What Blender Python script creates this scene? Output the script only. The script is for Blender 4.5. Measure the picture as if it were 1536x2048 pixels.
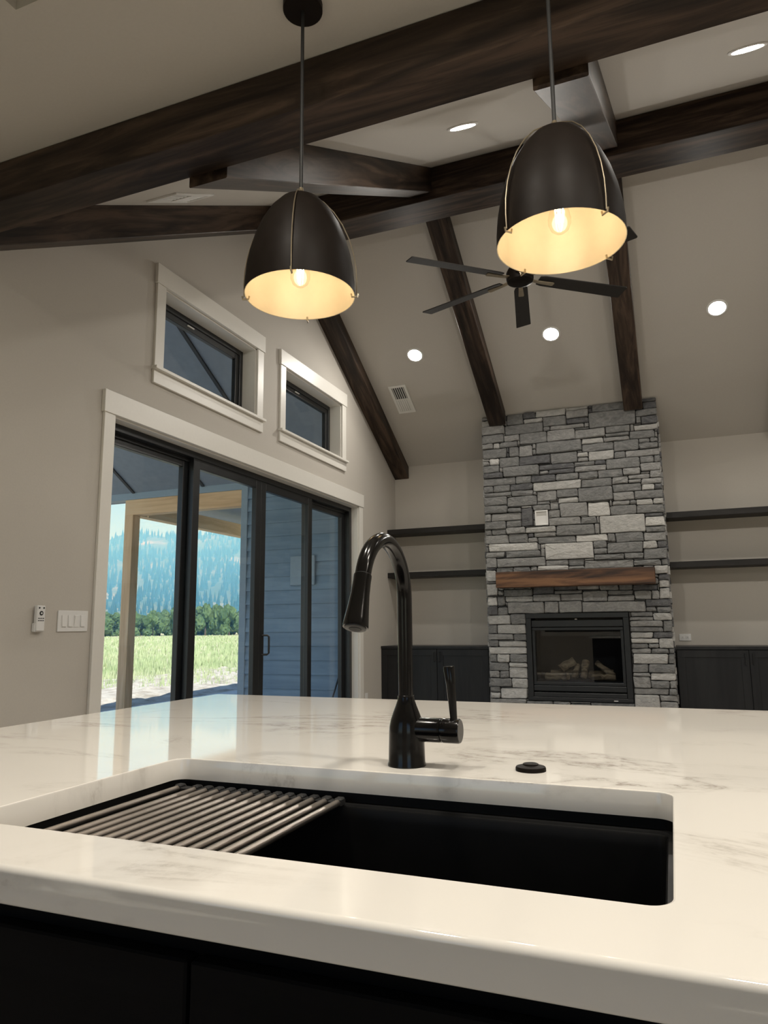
import bpy, bmesh, math, random
from mathutils import Vector, Matrix, noise
random.seed(7)
R = random.Random(11)
SC = bpy.context.scene
for o in list(bpy.data.objects): bpy.data.objects.remove(o)
COL = SC.collection

# ------------------------------------------------------------------ camera
CAM = Vector((0, 0, 1.13)); YAW, PITCH, ROLL, FPX = -.3789, .1592, .00974, 1425.0
fwd = Vector((math.sin(YAW)*math.cos(PITCH), math.cos(YAW)*math.cos(PITCH), math.sin(PITCH)))
rgt = Vector((math.cos(YAW), -math.sin(YAW), 0)); dwn = fwd.cross(rgt)
r2 = rgt*math.cos(ROLL) + dwn*math.sin(ROLL); d2 = -rgt*math.sin(ROLL) + dwn*math.cos(ROLL)
cd = bpy.data.cameras.new('camera'); cam = bpy.data.objects.new('camera', cd); COL.objects.link(cam)
M = Matrix((r2, -d2, -fwd)).transposed().to_4x4(); M.translation = CAM
cam.matrix_world = M
cd.sensor_fit = 'HORIZONTAL'; cd.sensor_width = 36.0; cd.lens = FPX*36/1536; cd.clip_start = .02; cd.clip_end = 9000
SC.camera = cam
def ray(x, y): return r2*(x-768) + d2*(y-1024) + fwd*FPX
def atY(x, y, Y):
    d = ray(x, y); return CAM + d*((Y-CAM.y)/d.y)

# ------------------------------------------------------------------ world, sun, exposure
W = bpy.data.worlds.new('sky'); SC.world = W; W.use_nodes = True
nt = W.node_tree; nt.nodes.clear()
sk = nt.nodes.new('ShaderNodeTexSky'); sk.sky_type = 'NISHITA'; sk.sun_disc = False
sk.sun_elevation = math.radians(52); sk.sun_rotation = math.radians(130); sk.air_density = 1.0; sk.dust_density = .15; sk.ozone_density = 3.0
bg = nt.nodes.new('ShaderNodeBackground'); bg.inputs[1].default_value = .08
wo = nt.nodes.new('ShaderNodeOutputWorld'); nt.links.new(sk.outputs[0], bg.inputs[0]); nt.links.new(bg.outputs[0], wo.inputs[0])
sd = bpy.data.lights.new('sun', 'SUN'); sd.energy = 3.0; sd.angle = .0093; sd.color = (1, .96, .88)
sun = bpy.data.objects.new('sun', sd); COL.objects.link(sun)
az, el = math.radians(130), math.radians(52)      # from behind the house, to the right of the camera
sv = Vector((math.sin(az)*math.cos(el), math.cos(az)*math.cos(el), math.sin(el)))
sun.rotation_euler = sv.to_track_quat('Z', 'Y').to_euler(); sun.location = (30, -20, 40)
vs = SC.view_settings; vs.view_transform = 'Standard'; vs.look = 'None'; vs.gamma = 1; vs.use_curve_mapping = False
vs.exposure = 1.36
CAN, CANK = 165.0, 180.0      # radiance of the recessed lights (vault, added unseen kitchen row)
BULB = .21      # watts of a pendant bulb

# ------------------------------------------------------------------ materials
MATS = {}
def nmat(name):
    m = bpy.data.materials.new(name); m.use_nodes = True; m.node_tree.nodes.clear(); MATS[name] = m
    t = m.node_tree; o = t.nodes.new('ShaderNodeOutputMaterial'); p = t.nodes.new('ShaderNodeBsdfPrincipled')
    t.links.new(p.outputs[0], o.inputs[0]); return m, t, p
def N(t, kind, **kw):
    n = t.nodes.new('ShaderNode'+kind)
    for k, v in kw.items():
        if k in n.inputs: n.inputs[k].default_value = v
        else: setattr(n, k, v)
    return n
def coords(t, scale=(1, 1, 1), rot=(0, 0, 0), loc=(0, 0, 0), kind='Object'):
    c = t.nodes.new('ShaderNodeTexCoord'); mp = t.nodes.new('ShaderNodeMapping')
    mp.inputs['Scale'].default_value = scale; mp.inputs['Rotation'].default_value = rot; mp.inputs['Location'].default_value = loc
    t.links.new(c.outputs[kind], mp.inputs[0]); return mp.outputs[0]
def ramp(t, fac, stops):
    r = t.nodes.new('ShaderNodeValToRGB'); e = r.color_ramp.elements
    while len(e) < len(stops): e.new(.5)
    for q, (p, c) in zip(e, stops): q.position = p; q.color = (*c, 1) if len(c) == 3 else c
    t.links.new(fac, r.inputs[0]); return r.outputs[0]
def bump(t, p, h, strength=.2, dist=.01):
    b = N(t, 'Bump', Strength=strength, Distance=dist); t.links.new(h, b.inputs['Height']); t.links.new(b.outputs[0], p.inputs['Normal'])
def paint(name, c, rough=.6, bs=.05, scale=60, var=.03):
    m, t, p = nmat(name); v = coords(t)
    n = N(t, 'TexNoise', Scale=scale, Detail=3.0); t.links.new(v, n.inputs[0])
    a = tuple(max(0, x*(1-var)) for x in c); b = tuple(min(1, x*(1+var)) for x in c)
    t.links.new(ramp(t, n.outputs[0], [(.3, a), (.7, b)]), p.inputs['Base Color'])
    p.inputs['Roughness'].default_value = rough; bump(t, p, n.outputs[0], bs, .004); return m
def metal(name, c, rough=.3, metallic=1.0, spec=.5, scale=25.0):
    m, t, p = nmat(name); v = coords(t)
    n = N(t, 'TexNoise', Scale=scale, Detail=2.0); t.links.new(v, n.inputs[0])
    t.links.new(ramp(t, n.outputs[0], [(.3, tuple(x*.9 for x in c)), (.7, tuple(min(1, x*1.1) for x in c))]), p.inputs['Base Color'])
    mr = N(t, 'MapRange'); mr.inputs[3].default_value = rough*.85; mr.inputs[4].default_value = rough*1.15
    t.links.new(n.outputs[0], mr.inputs[0]); t.links.new(mr.outputs[0], p.inputs['Roughness'])
    p.inputs['Metallic'].default_value = metallic; p.inputs['Specular IOR Level'].default_value = spec; return m
def wood(name, dark, mid, light, axis='x', rough=.5, k=1.0, c=1.0):
    m, t, p = nmat(name)
    s = {'x': (.9*k, 9*k, 9*k), 'y': (9*k, .9*k, 9*k), 'z': (9*k, 9*k, .9*k)}[axis]
    v = coords(t, s)
    oi = t.nodes.new('ShaderNodeObjectInfo'); ad = N(t, 'VectorMath', operation='MULTIPLY_ADD')
    cx = t.nodes.new('ShaderNodeCombineXYZ'); [t.links.new(oi.outputs['Random'], cx.inputs[i]) for i in range(3)]
    t.links.new(cx.outputs[0], ad.inputs[0]); ad.inputs[1].default_value = (31, 17, 23); t.links.new(v, ad.inputs[2])
    n = N(t, 'TexNoise', Scale=1.0, Detail=6.0, Roughness=.62, Distortion=2.2); t.links.new(ad.outputs[0], n.inputs[0])
    n2 = N(t, 'TexNoise', Scale=.35, Detail=2.0, Distortion=2.5); t.links.new(ad.outputs[0], n2.inputs[0])
    mx = N(t, 'Math', operation='ADD'); t.links.new(n.outputs[0], mx.inputs[0]); t.links.new(n2.outputs[0], mx.inputs[1])
    hf = N(t, 'Math', operation='MULTIPLY'); hf.inputs[1].default_value = .5; t.links.new(mx.outputs[0], hf.inputs[0])
    col = ramp(t, hf.outputs[0], [(.5-.14/c, dark), (.5, mid), (.5+.16/c, light)])
    t.links.new(col, p.inputs['Base Color']); p.inputs['Roughness'].default_value = rough; bump(t, p, n.outputs[0], .15, .004); return m
def emis(name, c, s):
    m, t, p = nmat(name); t.nodes.remove(p); e = N(t, 'Emission', Strength=s); e.inputs[0].default_value = (*c, 1)
    o = [x for x in t.nodes if x.bl_idname == 'ShaderNodeOutputMaterial'][0]; t.links.new(e.outputs[0], o.inputs[0]); return m
def glass(name, tint=(.93, .97, .97), base=.035, gain=.75, rough=.01):
    m, t, p = nmat(name); t.nodes.remove(p)
    o = [x for x in t.nodes if x.bl_idname == 'ShaderNodeOutputMaterial'][0]
    tr = N(t, 'BsdfTransparent'); tr.inputs[0].default_value = (*tint, 1)
    gl = N(t, 'BsdfGlossy', Roughness=rough); lw = N(t, 'LayerWeight', Blend=.5)
    pw = N(t, 'Math', operation='POWER'); pw.inputs[1].default_value = 5; t.links.new(lw.outputs['Facing'], pw.inputs[0])
    ma = N(t, 'Math', operation='MULTIPLY_ADD'); ma.inputs[1].default_value = gain; ma.inputs[2].default_value = base; t.links.new(pw.outputs[0], ma.inputs[0])
    mx = t.nodes.new('ShaderNodeMixShader'); t.links.new(ma.outputs[0], mx.inputs[0]); t.links.new(tr.outputs[0], mx.inputs[1]); t.links.new(gl.outputs[0], mx.inputs[2])
    t.links.new(mx.outputs[0], o.inputs[0]); return m
def quartz(name):
    m, t, p = nmat(name); v = coords(t, (1, 1.9, 1.9), rot=(0, 0, .35), loc=(3.1, .6, 0))
    base = (.80, .765, .705)
    w = N(t, 'TexNoise', Scale=1.6, Detail=7.0, Roughness=.6, Distortion=.9); t.links.new(v, w.inputs[0])
    s = N(t, 'Math', operation='SUBTRACT'); s.inputs[1].default_value = .5; t.links.new(w.outputs[0], s.inputs[0])
    ab = N(t, 'Math', operation='ABSOLUTE'); t.links.new(s.outputs[0], ab.inputs[0])
    vein = ramp(t, ab.outputs[0], [(.0, (1, 1, 1)), (.012, (.35, .35, .35)), (.045, (0, 0, 0))])
    ms = N(t, 'TexNoise', Scale=1.9, Detail=2.0); v2 = coords(t, (1, 1.4, 1.4), loc=(.9, 2.2, .4)); t.links.new(v2, ms.inputs[0])
    mask = ramp(t, ms.outputs[0], [(.44, (0, 0, 0)), (.6, (1, 1, 1))])
    fn = N(t, 'TexNoise', Scale=38.0, Detail=5.0, Roughness=.7); v3 = coords(t); t.links.new(v3, fn.inputs[0])
    fr = ramp(t, fn.outputs[0], [(.38, (.2, .2, .2)), (.62, (1, 1, 1))])
    m1 = N(t, 'Math', operation='MULTIPLY'); t.links.new(vein, m1.inputs[0]); t.links.new(mask, m1.inputs[1])
    m2 = N(t, 'Math', operation='MULTIPLY'); t.links.new(m1.outputs[0], m2.inputs[0]); t.links.new(fr, m2.inputs[1])
    m3 = N(t, 'Math', operation='MULTIPLY'); m3.inputs[1].default_value = .8; t.links.new(m2.outputs[0], m3.inputs[0])
    mix = t.nodes.new('ShaderNodeMix'); mix.data_type = 'RGBA'; mix.inputs[6].default_value = (*base, 1); mix.inputs[7].default_value = (.30, .255, .21, 1)
    t.links.new(m3.outputs[0], mix.inputs[0]); t.links.new(mix.outputs[2], p.inputs['Base Color'])
    p.inputs['Roughness'].default_value = .05; p.inputs['Specular IOR Level'].default_value = .6; return m
def stonemat(name, a, b, c):
    m, t, p = nmat(name); v = coords(t, (1, 1, 1.7))
    oi = t.nodes.new('ShaderNodeObjectInfo'); cx = t.nodes.new('ShaderNodeCombineXYZ')
    [t.links.new(oi.outputs['Random'], cx.inputs[i]) for i in range(3)]
    ad = N(t, 'VectorMath', operation='MULTIPLY_ADD'); ad.inputs[1].default_value = (41, 13, 29)
    t.links.new(cx.outputs[0], ad.inputs[0]); t.links.new(v, ad.inputs[2])
    n = N(t, 'TexNoise', Scale=13.0, Detail=9.0, Roughness=.74, Distortion=1.0); t.links.new(ad.outputs[0], n.inputs[0])
    t.links.new(ramp(t, n.outputs[0], [(.32, a), (.5, b), (.68, c)]), p.inputs['Base Color'])
    n2 = N(t, 'TexNoise', Scale=26.0, Detail=6.0, Roughness=.7); t.links.new(ad.outputs[0], n2.inputs[0])
    p.inputs['Roughness'].default_value = .9; bump(t, p, n2.outputs[0], .8, .02); return m
wallp = paint('greige_wall_paint', (.50, .465, .415), .75, .08, 90, .015)
ceilp = paint('greige_ceiling_paint', (.51, .48, .435), .8, .08, 80, .015)
trimp = paint('white_trim_paint', (.74, .715, .66), .38, .02, 50, .01)
beam_x = wood('dark_stained_beam_along_x', (.011, .0065, .004), (.034, .021, .0138), (.082, .053, .036), 'x', .46, 1.25, 1.5)
beam_y = wood('dark_stained_beam_along_y', (.011, .0065, .004), (.034, .021, .0138), (.082, .053, .036), 'y', .46, 1.25, 1.5)
mantelw = wood('knotty_mantel_wood', (.016, .0065, .003), (.085, .036, .015), (.20, .095, .042), 'x', .55, .8, 2.0)
pine_x = wood('pale_pine_along_x', (.72, .45, .24), (.87, .58, .33), (.90, .68, .44), 'x', .7)
pine_y = wood('pale_pine_along_y', (.72, .45, .24), (.87, .58, .33), (.90, .68, .44), 'y', .7)
pine_z = wood('pale_pine_along_z', (.70, .44, .24), (.86, .57, .33), (.90, .68, .44), 'z', .7)
floorw = wood('oak_floor', (.42, .37, .31), (.50, .45, .39), (.58, .53, .46), 'x', .4)
blackf = metal('black_aluminium', (.012, .013, .014), .35, 0.0)
blackg = metal('glossy_black_faucet', (.012, .011, .0105), .16, 0.55)
facemt = metal('dull_grey_faucet_cap', (.10, .095, .09), .5, .3)
bronze = metal('oil_rubbed_bronze', (.0095, .0068, .0052), .5, .08, .1)
brass = metal('pale_brass_wire', (.50, .42, .30), .3, .9)
shade_in = paint('cream_gold_shade_lining', (.72, .63, .46), .45, .0, 30, .02)
steel = metal('black_stainless_rod', (.36, .32, .285), .33, .95, scale=6.0)
sinkm = metal('matt_black_composite', (.003, .003, .003), .5, 0.0, .25)
cabm = wood('black_stained_cabinet', (.008, .008, .009), (.013, .013, .014), (.02, .02, .02), 'z', .4)
shelfm = wood('black_stained_shelf', (.008, .007, .006), (.014, .012, .011), (.022, .02, .018), 'x', .5)
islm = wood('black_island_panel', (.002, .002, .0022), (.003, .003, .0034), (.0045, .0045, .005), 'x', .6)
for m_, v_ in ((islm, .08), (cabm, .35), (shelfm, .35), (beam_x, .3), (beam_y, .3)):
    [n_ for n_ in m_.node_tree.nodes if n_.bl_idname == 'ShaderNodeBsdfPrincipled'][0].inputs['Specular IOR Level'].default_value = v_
counter = quartz('veined_white_quartz')
plast = paint('white_plastic', (.74, .73, .71), .4, .0, 20, .005)
ventm = paint('white_register_enamel', (.72, .71, .68), .45, .0, 20, .01)
darkgap = paint('dark_duct', (.05, .05, .055), .8, .0, 20, .05)
rubber = paint('black_rubber', (.012, .012, .012), .6, .0, 30, .05)
glassm = glass('window_glass', (.968, .978, .980), .03, .6)
fireglass = glass('smoked_fireplace_glass', (.78, .79, .80), .05, .5)
bulbg = glass('clear_bulb_glass', (.97, .96, .93), .05, .6)
lens = emis('led_lens', (1, .95, .87), CAN)
lens_k = emis('added_kitchen_lens', (1, .93, .82), CANK)  # lens of the added, unseen kitchen lights
fila = emis('glowing_filament', (1, .80, .55), 30)
fan_m = paint('charcoal_fan_blade', (.02, .0175, .0155), .85, .02, 30, .08)
sidingm = wood('blue_grey_siding', (.20, .285, .375), (.235, .33, .43), (.27, .375, .48), 'x', .65, .8)
sidetrim = paint('blue_grey_trim', (.30, .385, .46), .6, .05, 40, .03)
soffit = paint('slate_soffit_panel', (.23, .275, .335), .6, .05, 12, .06)
batten = paint('dark_seam', (.03, .035, .042), .6, .0, 30, .05)
concrete = paint('porch_concrete', (.56, .56, .55), .85, .1, 14, .1)
logm = wood('ceramic_log', (.05, .04, .03), (.28, .22, .15), (.55, .46, .32), 'x', .9, 2)
blackbox = paint('sooty_firebox', (.012, .012, .013), .8, .05, 30, .1)
core = paint('dark_mortar', (.035, .034, .033), .95, .2, 50, .15)
STONE = [stonemat('ledgestone_charcoal', (.07, .07, .075), (.12, .12, .125), (.19, .19, .19)),
         stonemat('ledgestone_grey', (.13, .13, .13), (.205, .205, .20), (.29, .285, .275)),
         stonemat('ledgestone_silver', (.19, .19, .185), (.29, .285, .275), (.39, .38, .365)),
         stonemat('ledgestone_pale', (.32, .315, .30), (.45, .44, .42), (.55, .54, .515)),
         stonemat('ledgestone_white', (.42, .41, .39), (.57, .555, .53), (.66, .645, .615))]
def groundmat(name, stops, scale, rough=.95, bs=.6, sx=(1, 1, 1)):
    m, t, p = nmat(name); v = coords(t, sx); n = N(t, 'TexNoise', Scale=scale, Detail=9.0, Roughness=.7); t.links.new(v, n.inputs[0])
    t.links.new(ramp(t, n.outputs[0], stops), p.inputs['Base Color']); p.inputs['Roughness'].default_value = rough; p.inputs['Specular IOR Level'].default_value = .1
    bump(t, p, n.outputs[0], bs, .2); return m
field_m = groundmat('meadow_soil_and_grass', [(.34, (.38, .39, .22)), (.5, (.48, .48, .30)), (.64, (.58, .53, .37))], .6)
dirt_m = groundmat('pale_gravelly_dirt', [(.36, (.34, .30, .24)), (.5, (.50, .46, .39)), (.65, (.62, .58, .50))], 3.0)
grass_m = groundmat('pale_meadow_grass', [(.35, (.30, .38, .19)), (.5, (.42, .49, .27)), (.65, (.54, .56, .35))], .25)
leaf_m = groundmat('broadleaf_crown', [(.35, (.05, .09, .04)), (.5, (.085, .14, .06)), (.65, (.13, .19, .085))], 1.5)
conifer_m = groundmat('conifer_needles', [(.35, (.022, .055, .03)), (.5, (.035, .08, .042)), (.65, (.05, .10, .05))], .06)
mount_m = groundmat('mountain_slope', [(.40, (.07, .11, .05)), (.55, (.14, .17, .08)), (.64, (.42, .37, .26))], .006, bs=.2)
trunk_m = paint('tree_bark', (.10, .075, .05), .9, .2, 20, .15)

# ------------------------------------------------------------------ building helpers
WO = {}                                   # world origin of every object built
def link(name, me, mat, parent, org, kind=None):
    o = bpy.data.objects.new(name, me); COL.objects.link(o); WO[o.name] = org
    if mat: me.materials.append(mat)
    if parent: o.parent = parent; o.location = org - WO[parent.name]
    else: o.location = org
    if kind: o['kind'] = kind
    return o
def obj(name, bm, mat, parent=None, kind=None, smooth=False, org=None):
    bm.normal_update()
    if org is None:
        xs = [v.co for v in bm.verts]; lo = [min(v[i] for v in xs) for i in range(3)]; hi = [max(v[i] for v in xs) for i in range(3)]
        org = Vector(((lo[0]+hi[0])/2, (lo[1]+hi[1])/2, lo[2]))
    bmesh.ops.translate(bm, verts=bm.verts, vec=-org)
    me = bpy.data.meshes.new(name); bm.to_mesh(me); bm.free()
    if smooth:
        for p in me.polygons: p.use_smooth = True
        try: me.set_sharp_from_angle(angle=math.radians(40))
        except Exception: pass
    return link(name, me, mat, parent, org, kind)
def empty(name, loc, label=None, cat=None, group=None, kind=None, parent=None):
    o = bpy.data.objects.new(name, None); COL.objects.link(o); loc = Vector(loc); WO[o.name] = loc
    o.empty_display_size = .05; o.location = loc - (WO[parent.name] if parent else Vector())
    if parent: o.parent = parent
    return tag(o, label, cat, group, kind)
def tag(o, label=None, cat=None, group=None, kind=None):
    if label: o['label'] = label
    if cat: o['category'] = cat
    if group: o['group'] = group
    if kind: o['kind'] = kind
    return o
def addbox(bm, x0, x1, y0, y1, z0, z1, bev=0.0, seg=1):
    vs_ = [bm.verts.new((x, y, z)) for x in (x0, x1) for y in (y0, y1) for z in (z0, z1)]
    f = [(0, 1, 3, 2), (4, 6, 7, 5), (0, 4, 5, 1), (2, 3, 7, 6), (0, 2, 6, 4), (1, 5, 7, 3)]
    fs = [bm.faces.new([vs_[i] for i in q]) for q in f]
    if bev:
        es = list({e for q in fs for e in q.edges})
        bmesh.ops.bevel(bm, geom=es, offset=bev, segments=seg, affect='EDGES', profile=.6)
    return bm
def box(name, x0, x1, y0, y1, z0, z1, mat, parent=None, bev=0.0, kind=None, seg=1):
    return obj(name, addbox(bmesh.new(), x0, x1, y0, y1, z0, z1, bev, seg), mat, parent, kind)
def prism(bm, poly, axis, a, b):
    """poly in the two other axes, extruded from a to b along axis"""
    def P(u, v, w): return {'x': (w, u, v), 'y': (u, w, v), 'z': (u, v, w)}[axis]
    A = [bm.verts.new(P(u, v, a)) for u, v in poly]; B = [bm.verts.new(P(u, v, b)) for u, v in poly]
    n = len(poly); bm.faces.new(A); bm.faces.new(B[::-1])
    for i in range(n): bm.faces.new((A[i], B[i], B[(i+1) % n], A[(i+1) % n]))
    bmesh.ops.recalc_face_normals(bm, faces=bm.faces); return bm
def lathe(bm, prof, cx, cy, n=32, cap0=False, cap1=False):
    rings = []
    for r, z in prof: rings.append([bm.verts.new((cx+r*math.cos(2*math.pi*i/n), cy+r*math.sin(2*math.pi*i/n), z)) for i in range(n)])
    for a, b in zip(rings, rings[1:]):
        for i in range(n): bm.faces.new((a[i], a[(i+1) % n], b[(i+1) % n], b[i]))
    if cap0: bm.faces.new(rings[0][::-1])
    if cap1: bm.faces.new(rings[-1])
    return bm
def sweep(bm, pts, radii, n=12, caps=True):
    pts = [Vector(p) for p in pts]
    if not hasattr(radii, '__len__'): radii = [radii]*len(pts)
    tan = []
    for i in range(len(pts)):
        a = pts[max(0, i-1)]; b = pts[min(len(pts)-1, i+1)]; tan.append((b-a).normalized())
    up = Vector((0, 0, 1)) if abs(tan[0].z) < .9 else Vector((1, 0, 0))
    u = (up - tan[0]*up.dot(tan[0])).normalized(); rings = []
    for p, t_, r in zip(pts, tan, radii):
        u = (u - t_*u.dot(t_)).normalized(); v = t_.cross(u)
        rings.append([bm.verts.new(p + (u*math.cos(2*math.pi*i/n) + v*math.sin(2*math.pi*i/n))*r) for i in range(n)])
    for a, b in zip(rings, rings[1:]):
        for i in range(n): bm.faces.new((a[i], a[(i+1) % n], b[(i+1) % n], b[i]))
    if caps: bm.faces.new(rings[0][::-1]); bm.faces.new(rings[-1])
    return bm
def rrect(x0, x1, y0, y1, r, k=6):
    out = []
    for cx, cy, a0 in ((x1-r, y1-r, 0), (x0+r, y1-r, 90), (x0+r, y0+r, 180), (x1-r, y0+r, 270)):
        for i in range(k+1):
            a = math.radians(a0 + 90*i/k); out.append((cx+r*math.cos(a), cy+r*math.sin(a)))
    return out
def loops(bm, rings, close=True):
    V = [[bm.verts.new(p) for p in r] for r in rings]; n = len(V[0])
    for a, b in zip(V, V[1:]):
        for i in range(n): bm.faces.new((a[i], a[(i+1) % n], b[(i+1) % n], b[i]))
    return V

# ------------------------------------------------------------------ room dimensions (metres)
XL, XR, YB, YF = -3.15, 4.05, -2.6, 8.30
ZK = 3.196                                    # kitchen ceiling
S = .583; NB = 1.646; NC = 1.866              # near slope: rafter undersides, ceiling  z = NB + S*y
FB = 7.805; FC = 7.96                         # far slope:  z = FB - S*y
YR = (FC-NC)/(2*S); ZR = NC + S*YR
def ceil_z(y): return ZK if y < 2.25 else (NC+S*y if y < YR else FC-S*y)

# floor, ceilings, walls
box('floor', XL-.2, XR+.2, YB-.2, YF+.2, -.12, 0, floorw, kind='structure')
T = .12
bm = bmesh.new()                              # kitchen ceiling with a raised well
tx0, tx1, ty0, ty1, th = -1.917, -1.25, .75, 1.501, .34
for x0, x1, y0, y1 in ((XL, tx0, YB, 2.25), (tx1, XR, YB, 2.25), (tx0, tx1, YB, ty0), (tx0, tx1, ty1, 2.25)):
    addbox(bm, x0, x1, y0, y1, ZK, ZK+T)
addbox(bm, tx0-.1, tx1+.1, ty0-.1, ty1+.1, ZK+th, ZK+th+.1)
for x0, x1, y0, y1 in ((tx0-.1, tx0, ty0-.1, ty1+.1), (tx1, tx1+.1, ty0-.1, ty1+.1), (tx0, tx1, ty0-.1, ty0), (tx0, tx1, ty1, ty1+.1)):
    addbox(bm, x0, x1, y0, y1, ZK+T, ZK+th)
obj('ceiling', bm, ceilp, kind='structure')
bm = bmesh.new(); prism(bm, [(2.25, NC+S*2.25), (YR, ZR), (YR, ZR+T), (2.25, NC+S*2.25+T)], 'x', XL, XR); obj('ceiling', bm, ceilp, kind='structure')
bm = bmesh.new(); prism(bm, [(YR, ZR), (YF, FC-S*YF), (YF, FC-S*YF+T), (YR, ZR+T)], 'x', XL, XR); obj('ceiling', bm, ceilp, kind='structure')

DY0, DY1, DZ = 3.365, 7.135, 2.445            # sliding door opening
WZ0, WZ1 = 2.885, 3.485
W1, W2 = (3.79, 4.995), (5.475, 6.69)
def gable(name, x0, x1, holes, mat):
    ys = sorted({YB, 2.25, YR, YF} | {v for h in holes for v in h[:2]}); bm = bmesh.new()
    for a, b in zip(ys, ys[1:]):
        mid = (a+b)/2; hs = sorted([h[2:] for h in holes if h[0] <= mid <= h[1]]); z = 0.0
        ta, tb = [(ZK+.1 if mid < 2.25 else (NC+S*q if mid < YR else FC-S*q)+.1) for q in (a, b)]
        for h0, h1 in hs:
            if h0 > z: prism(bm, [(a, z), (b, z), (b, h0), (a, h0)], 'x', x0, x1)
            z = h1
        prism(bm, [(a, z), (b, z), (b, tb), (a, ta)], 'x', x0, x1)
    return obj(name, bm, mat, kind='structure')
gable('wall_left', XL-.2, XL, [(DY0, DY1, 0, DZ), (*W1, WZ0, WZ1), (*W2, WZ0, WZ1)], wallp)
gable('wall_right', XR, XR+.2, [], wallp)
box('wall_back', XL, XR, YF, YF+.2, 0, FC-S*YF, wallp, kind='structure')
KW = ((-2.95, -.95), (1.2, 3.2)); KZ0, KZ1 = .95, 2.5  # openings added in the unseen wall to let fill daylight in
bm = bmesh.new()
for a, b in ((XL, KW[0][0]), (KW[0][1], KW[1][0]), (KW[1][1], XR)): addbox(bm, a, b, YB-.2, YB, 0, ZK)
for a, b in KW: addbox(bm, a, b, YB-.2, YB, 0, KZ0); addbox(bm, a, b, YB-.2, YB, KZ1, ZK)
obj('wall_front', bm, wallp, kind='structure')
box('baseboard_left', XL, XL+.015, YB, DY0-.1, 0, .13, trimp, kind='structure', bev=.003)
box('baseboard_right', XR-.015, XR, YB, YF, 0, .13, trimp, kind='structure', bev=.003)

# ------------------------------------------------------------------ beams
def slope_beam(name, xc, w, y0, y1, near, label, group):
    b = NB if near else FB; s = S if near else -S; top = (NC if near else FC)
    bm = bmesh.new(); prism(bm, [(y0, b+s*y0), (y1, b+s*y1), (y1, top+s*y1), (y0, top+s*y0)], 'x', xc-w/2, xc+w/2)
    bmesh.ops.bevel(bm, geom=[e for e in bm.edges if abs(e.verts[0].co.x-e.verts[1].co.x) < 1e-5 and abs(e.verts[0].co.y-e.verts[1].co.y) > .5], offset=.004, segments=1, affect='EDGES')
    o = obj(name, bm, beam_y); ang = math.atan(s)            # grain follows the slope
    o.data.transform(Matrix.Rotation(-ang, 4, 'X')); o.rotation_euler.x = ang
    tag(o, label, 'beam', group); return o
o = box('header_beam', XL, XR, 2.06, 2.25, 3.003, ZK, beam_x, bev=.004)
tag(o, 'dark-stained horizontal header beam where kitchen ceiling meets the vault', 'beam')
o = box('ridge_beam', XL, XR, 5.07, 5.37, 4.54, NC+S*5.07, beam_x, bev=.004)
tag(o, 'thick dark-stained ridge beam along the peak of the vaulted ceiling', 'beam')
RX = [XL+.0935, -1.67, -.23, 1.2, 2.6]
nl = ['dark rafter on the kitchen slope against the window wall', 'dark rafter on the kitchen slope, next from window wall',
      'dark rafter on the kitchen slope, second from window wall', 'dark rafter on the kitchen slope, third from window wall', 'dark rafter on the kitchen slope, fourth from window wall']
fl = ['dark rafter on the fireplace slope running down the window wall', 'dark rafter on fireplace slope ending on the chimney toward window wall',
      'dark rafter on fireplace slope ending on the chimney away from window wall', 'dark rafter on fireplace slope over open shelves, third from window wall', 'dark rafter on fireplace slope, fourth from window wall']
for i, x in enumerate(RX):
    slope_beam('rafter_beam', x, .187, 2.25, 5.07, True, nl[i], 'rafters')
    slope_beam('rafter_beam', x, .187, 5.37, 7.655 if i in (1, 2) else YF, False, fl[i], 'rafters')

# ------------------------------------------------------------------ sliding door and windows
def casing(parent, y0, y1, z0, z1, door):
    """trim boards around an opening on the left wall"""
    w = .092; p = .02
    ob = lambda nm, *a: box(nm, *a, trimp, parent, .002)
    ob('casing_leg', XL, XL+p, y0-w, y0, 0 if door else z0, z1); ob('casing_leg', XL, XL+p, y1, y1+w, 0 if door else z0, z1)
    ob('head_casing', XL, XL+p+.008, y0-w-.012, y1+w+.012, z1, z1+.142)
    if not door:
        ob('window_stool', XL, XL+p+.028, y0-w-.012, y1+w+.012, z0-.022, z0); ob('apron', XL, XL+p, y0-w-.004, y1+w+.004, z0-.115, z0-.022)
    t = .012; xi = XL-.135
    bm = bmesh.new(); addbox(bm, xi, XL, y0, y0+t, z0, z1); addbox(bm, xi, XL, y1-t, y1, z0, z1); addbox(bm, xi, XL, y0, y1, z1-t, z1)
    if not door: addbox(bm, xi, XL, y0, y1, z0, z0+t)
    obj('jamb_liner', bm, trimp, parent)
def frame(bm, x0, x1, y0, y1, z0, z1, sy, st, sb):
    addbox(bm, x0, x1, y0, y0+sy, z0, z1, .003); addbox(bm, x0, x1, y1-sy, y1, z0, z1, .003)
    addbox(bm, x0, x1, y0+sy, y1-sy, z1-st, z1, .003); addbox(bm, x0, x1, y0+sy, y1-sy, z0, z0+sb, .003); return bm
d = empty('door_1', (XL-.1, (DY0+DY1)/2, 0), 'black four-panel sliding patio door with white casing', None, None, 'structure')
casing(d, DY0, DY1, 0, DZ, True)
fy0, fy1 = DY0+.05, DY1-.05
bm = bmesh.new(); x0, x1 = XL-.195, XL-.075
addbox(bm, x0, x1, DY0+.012, fy0+.015, 0, DZ-.012, .002); addbox(bm, x0, x1, fy1-.015, DY1-.012, 0, DZ-.012, .002)
addbox(bm, x0, x1, fy0, fy1, 2.385, DZ-.012, .002); addbox(bm, x0, x1, fy0, fy1, 0, .03, .002)
addbox(bm, x0+.05, x1-.05, fy0, fy1, 2.36, 2.387, .002)
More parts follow.
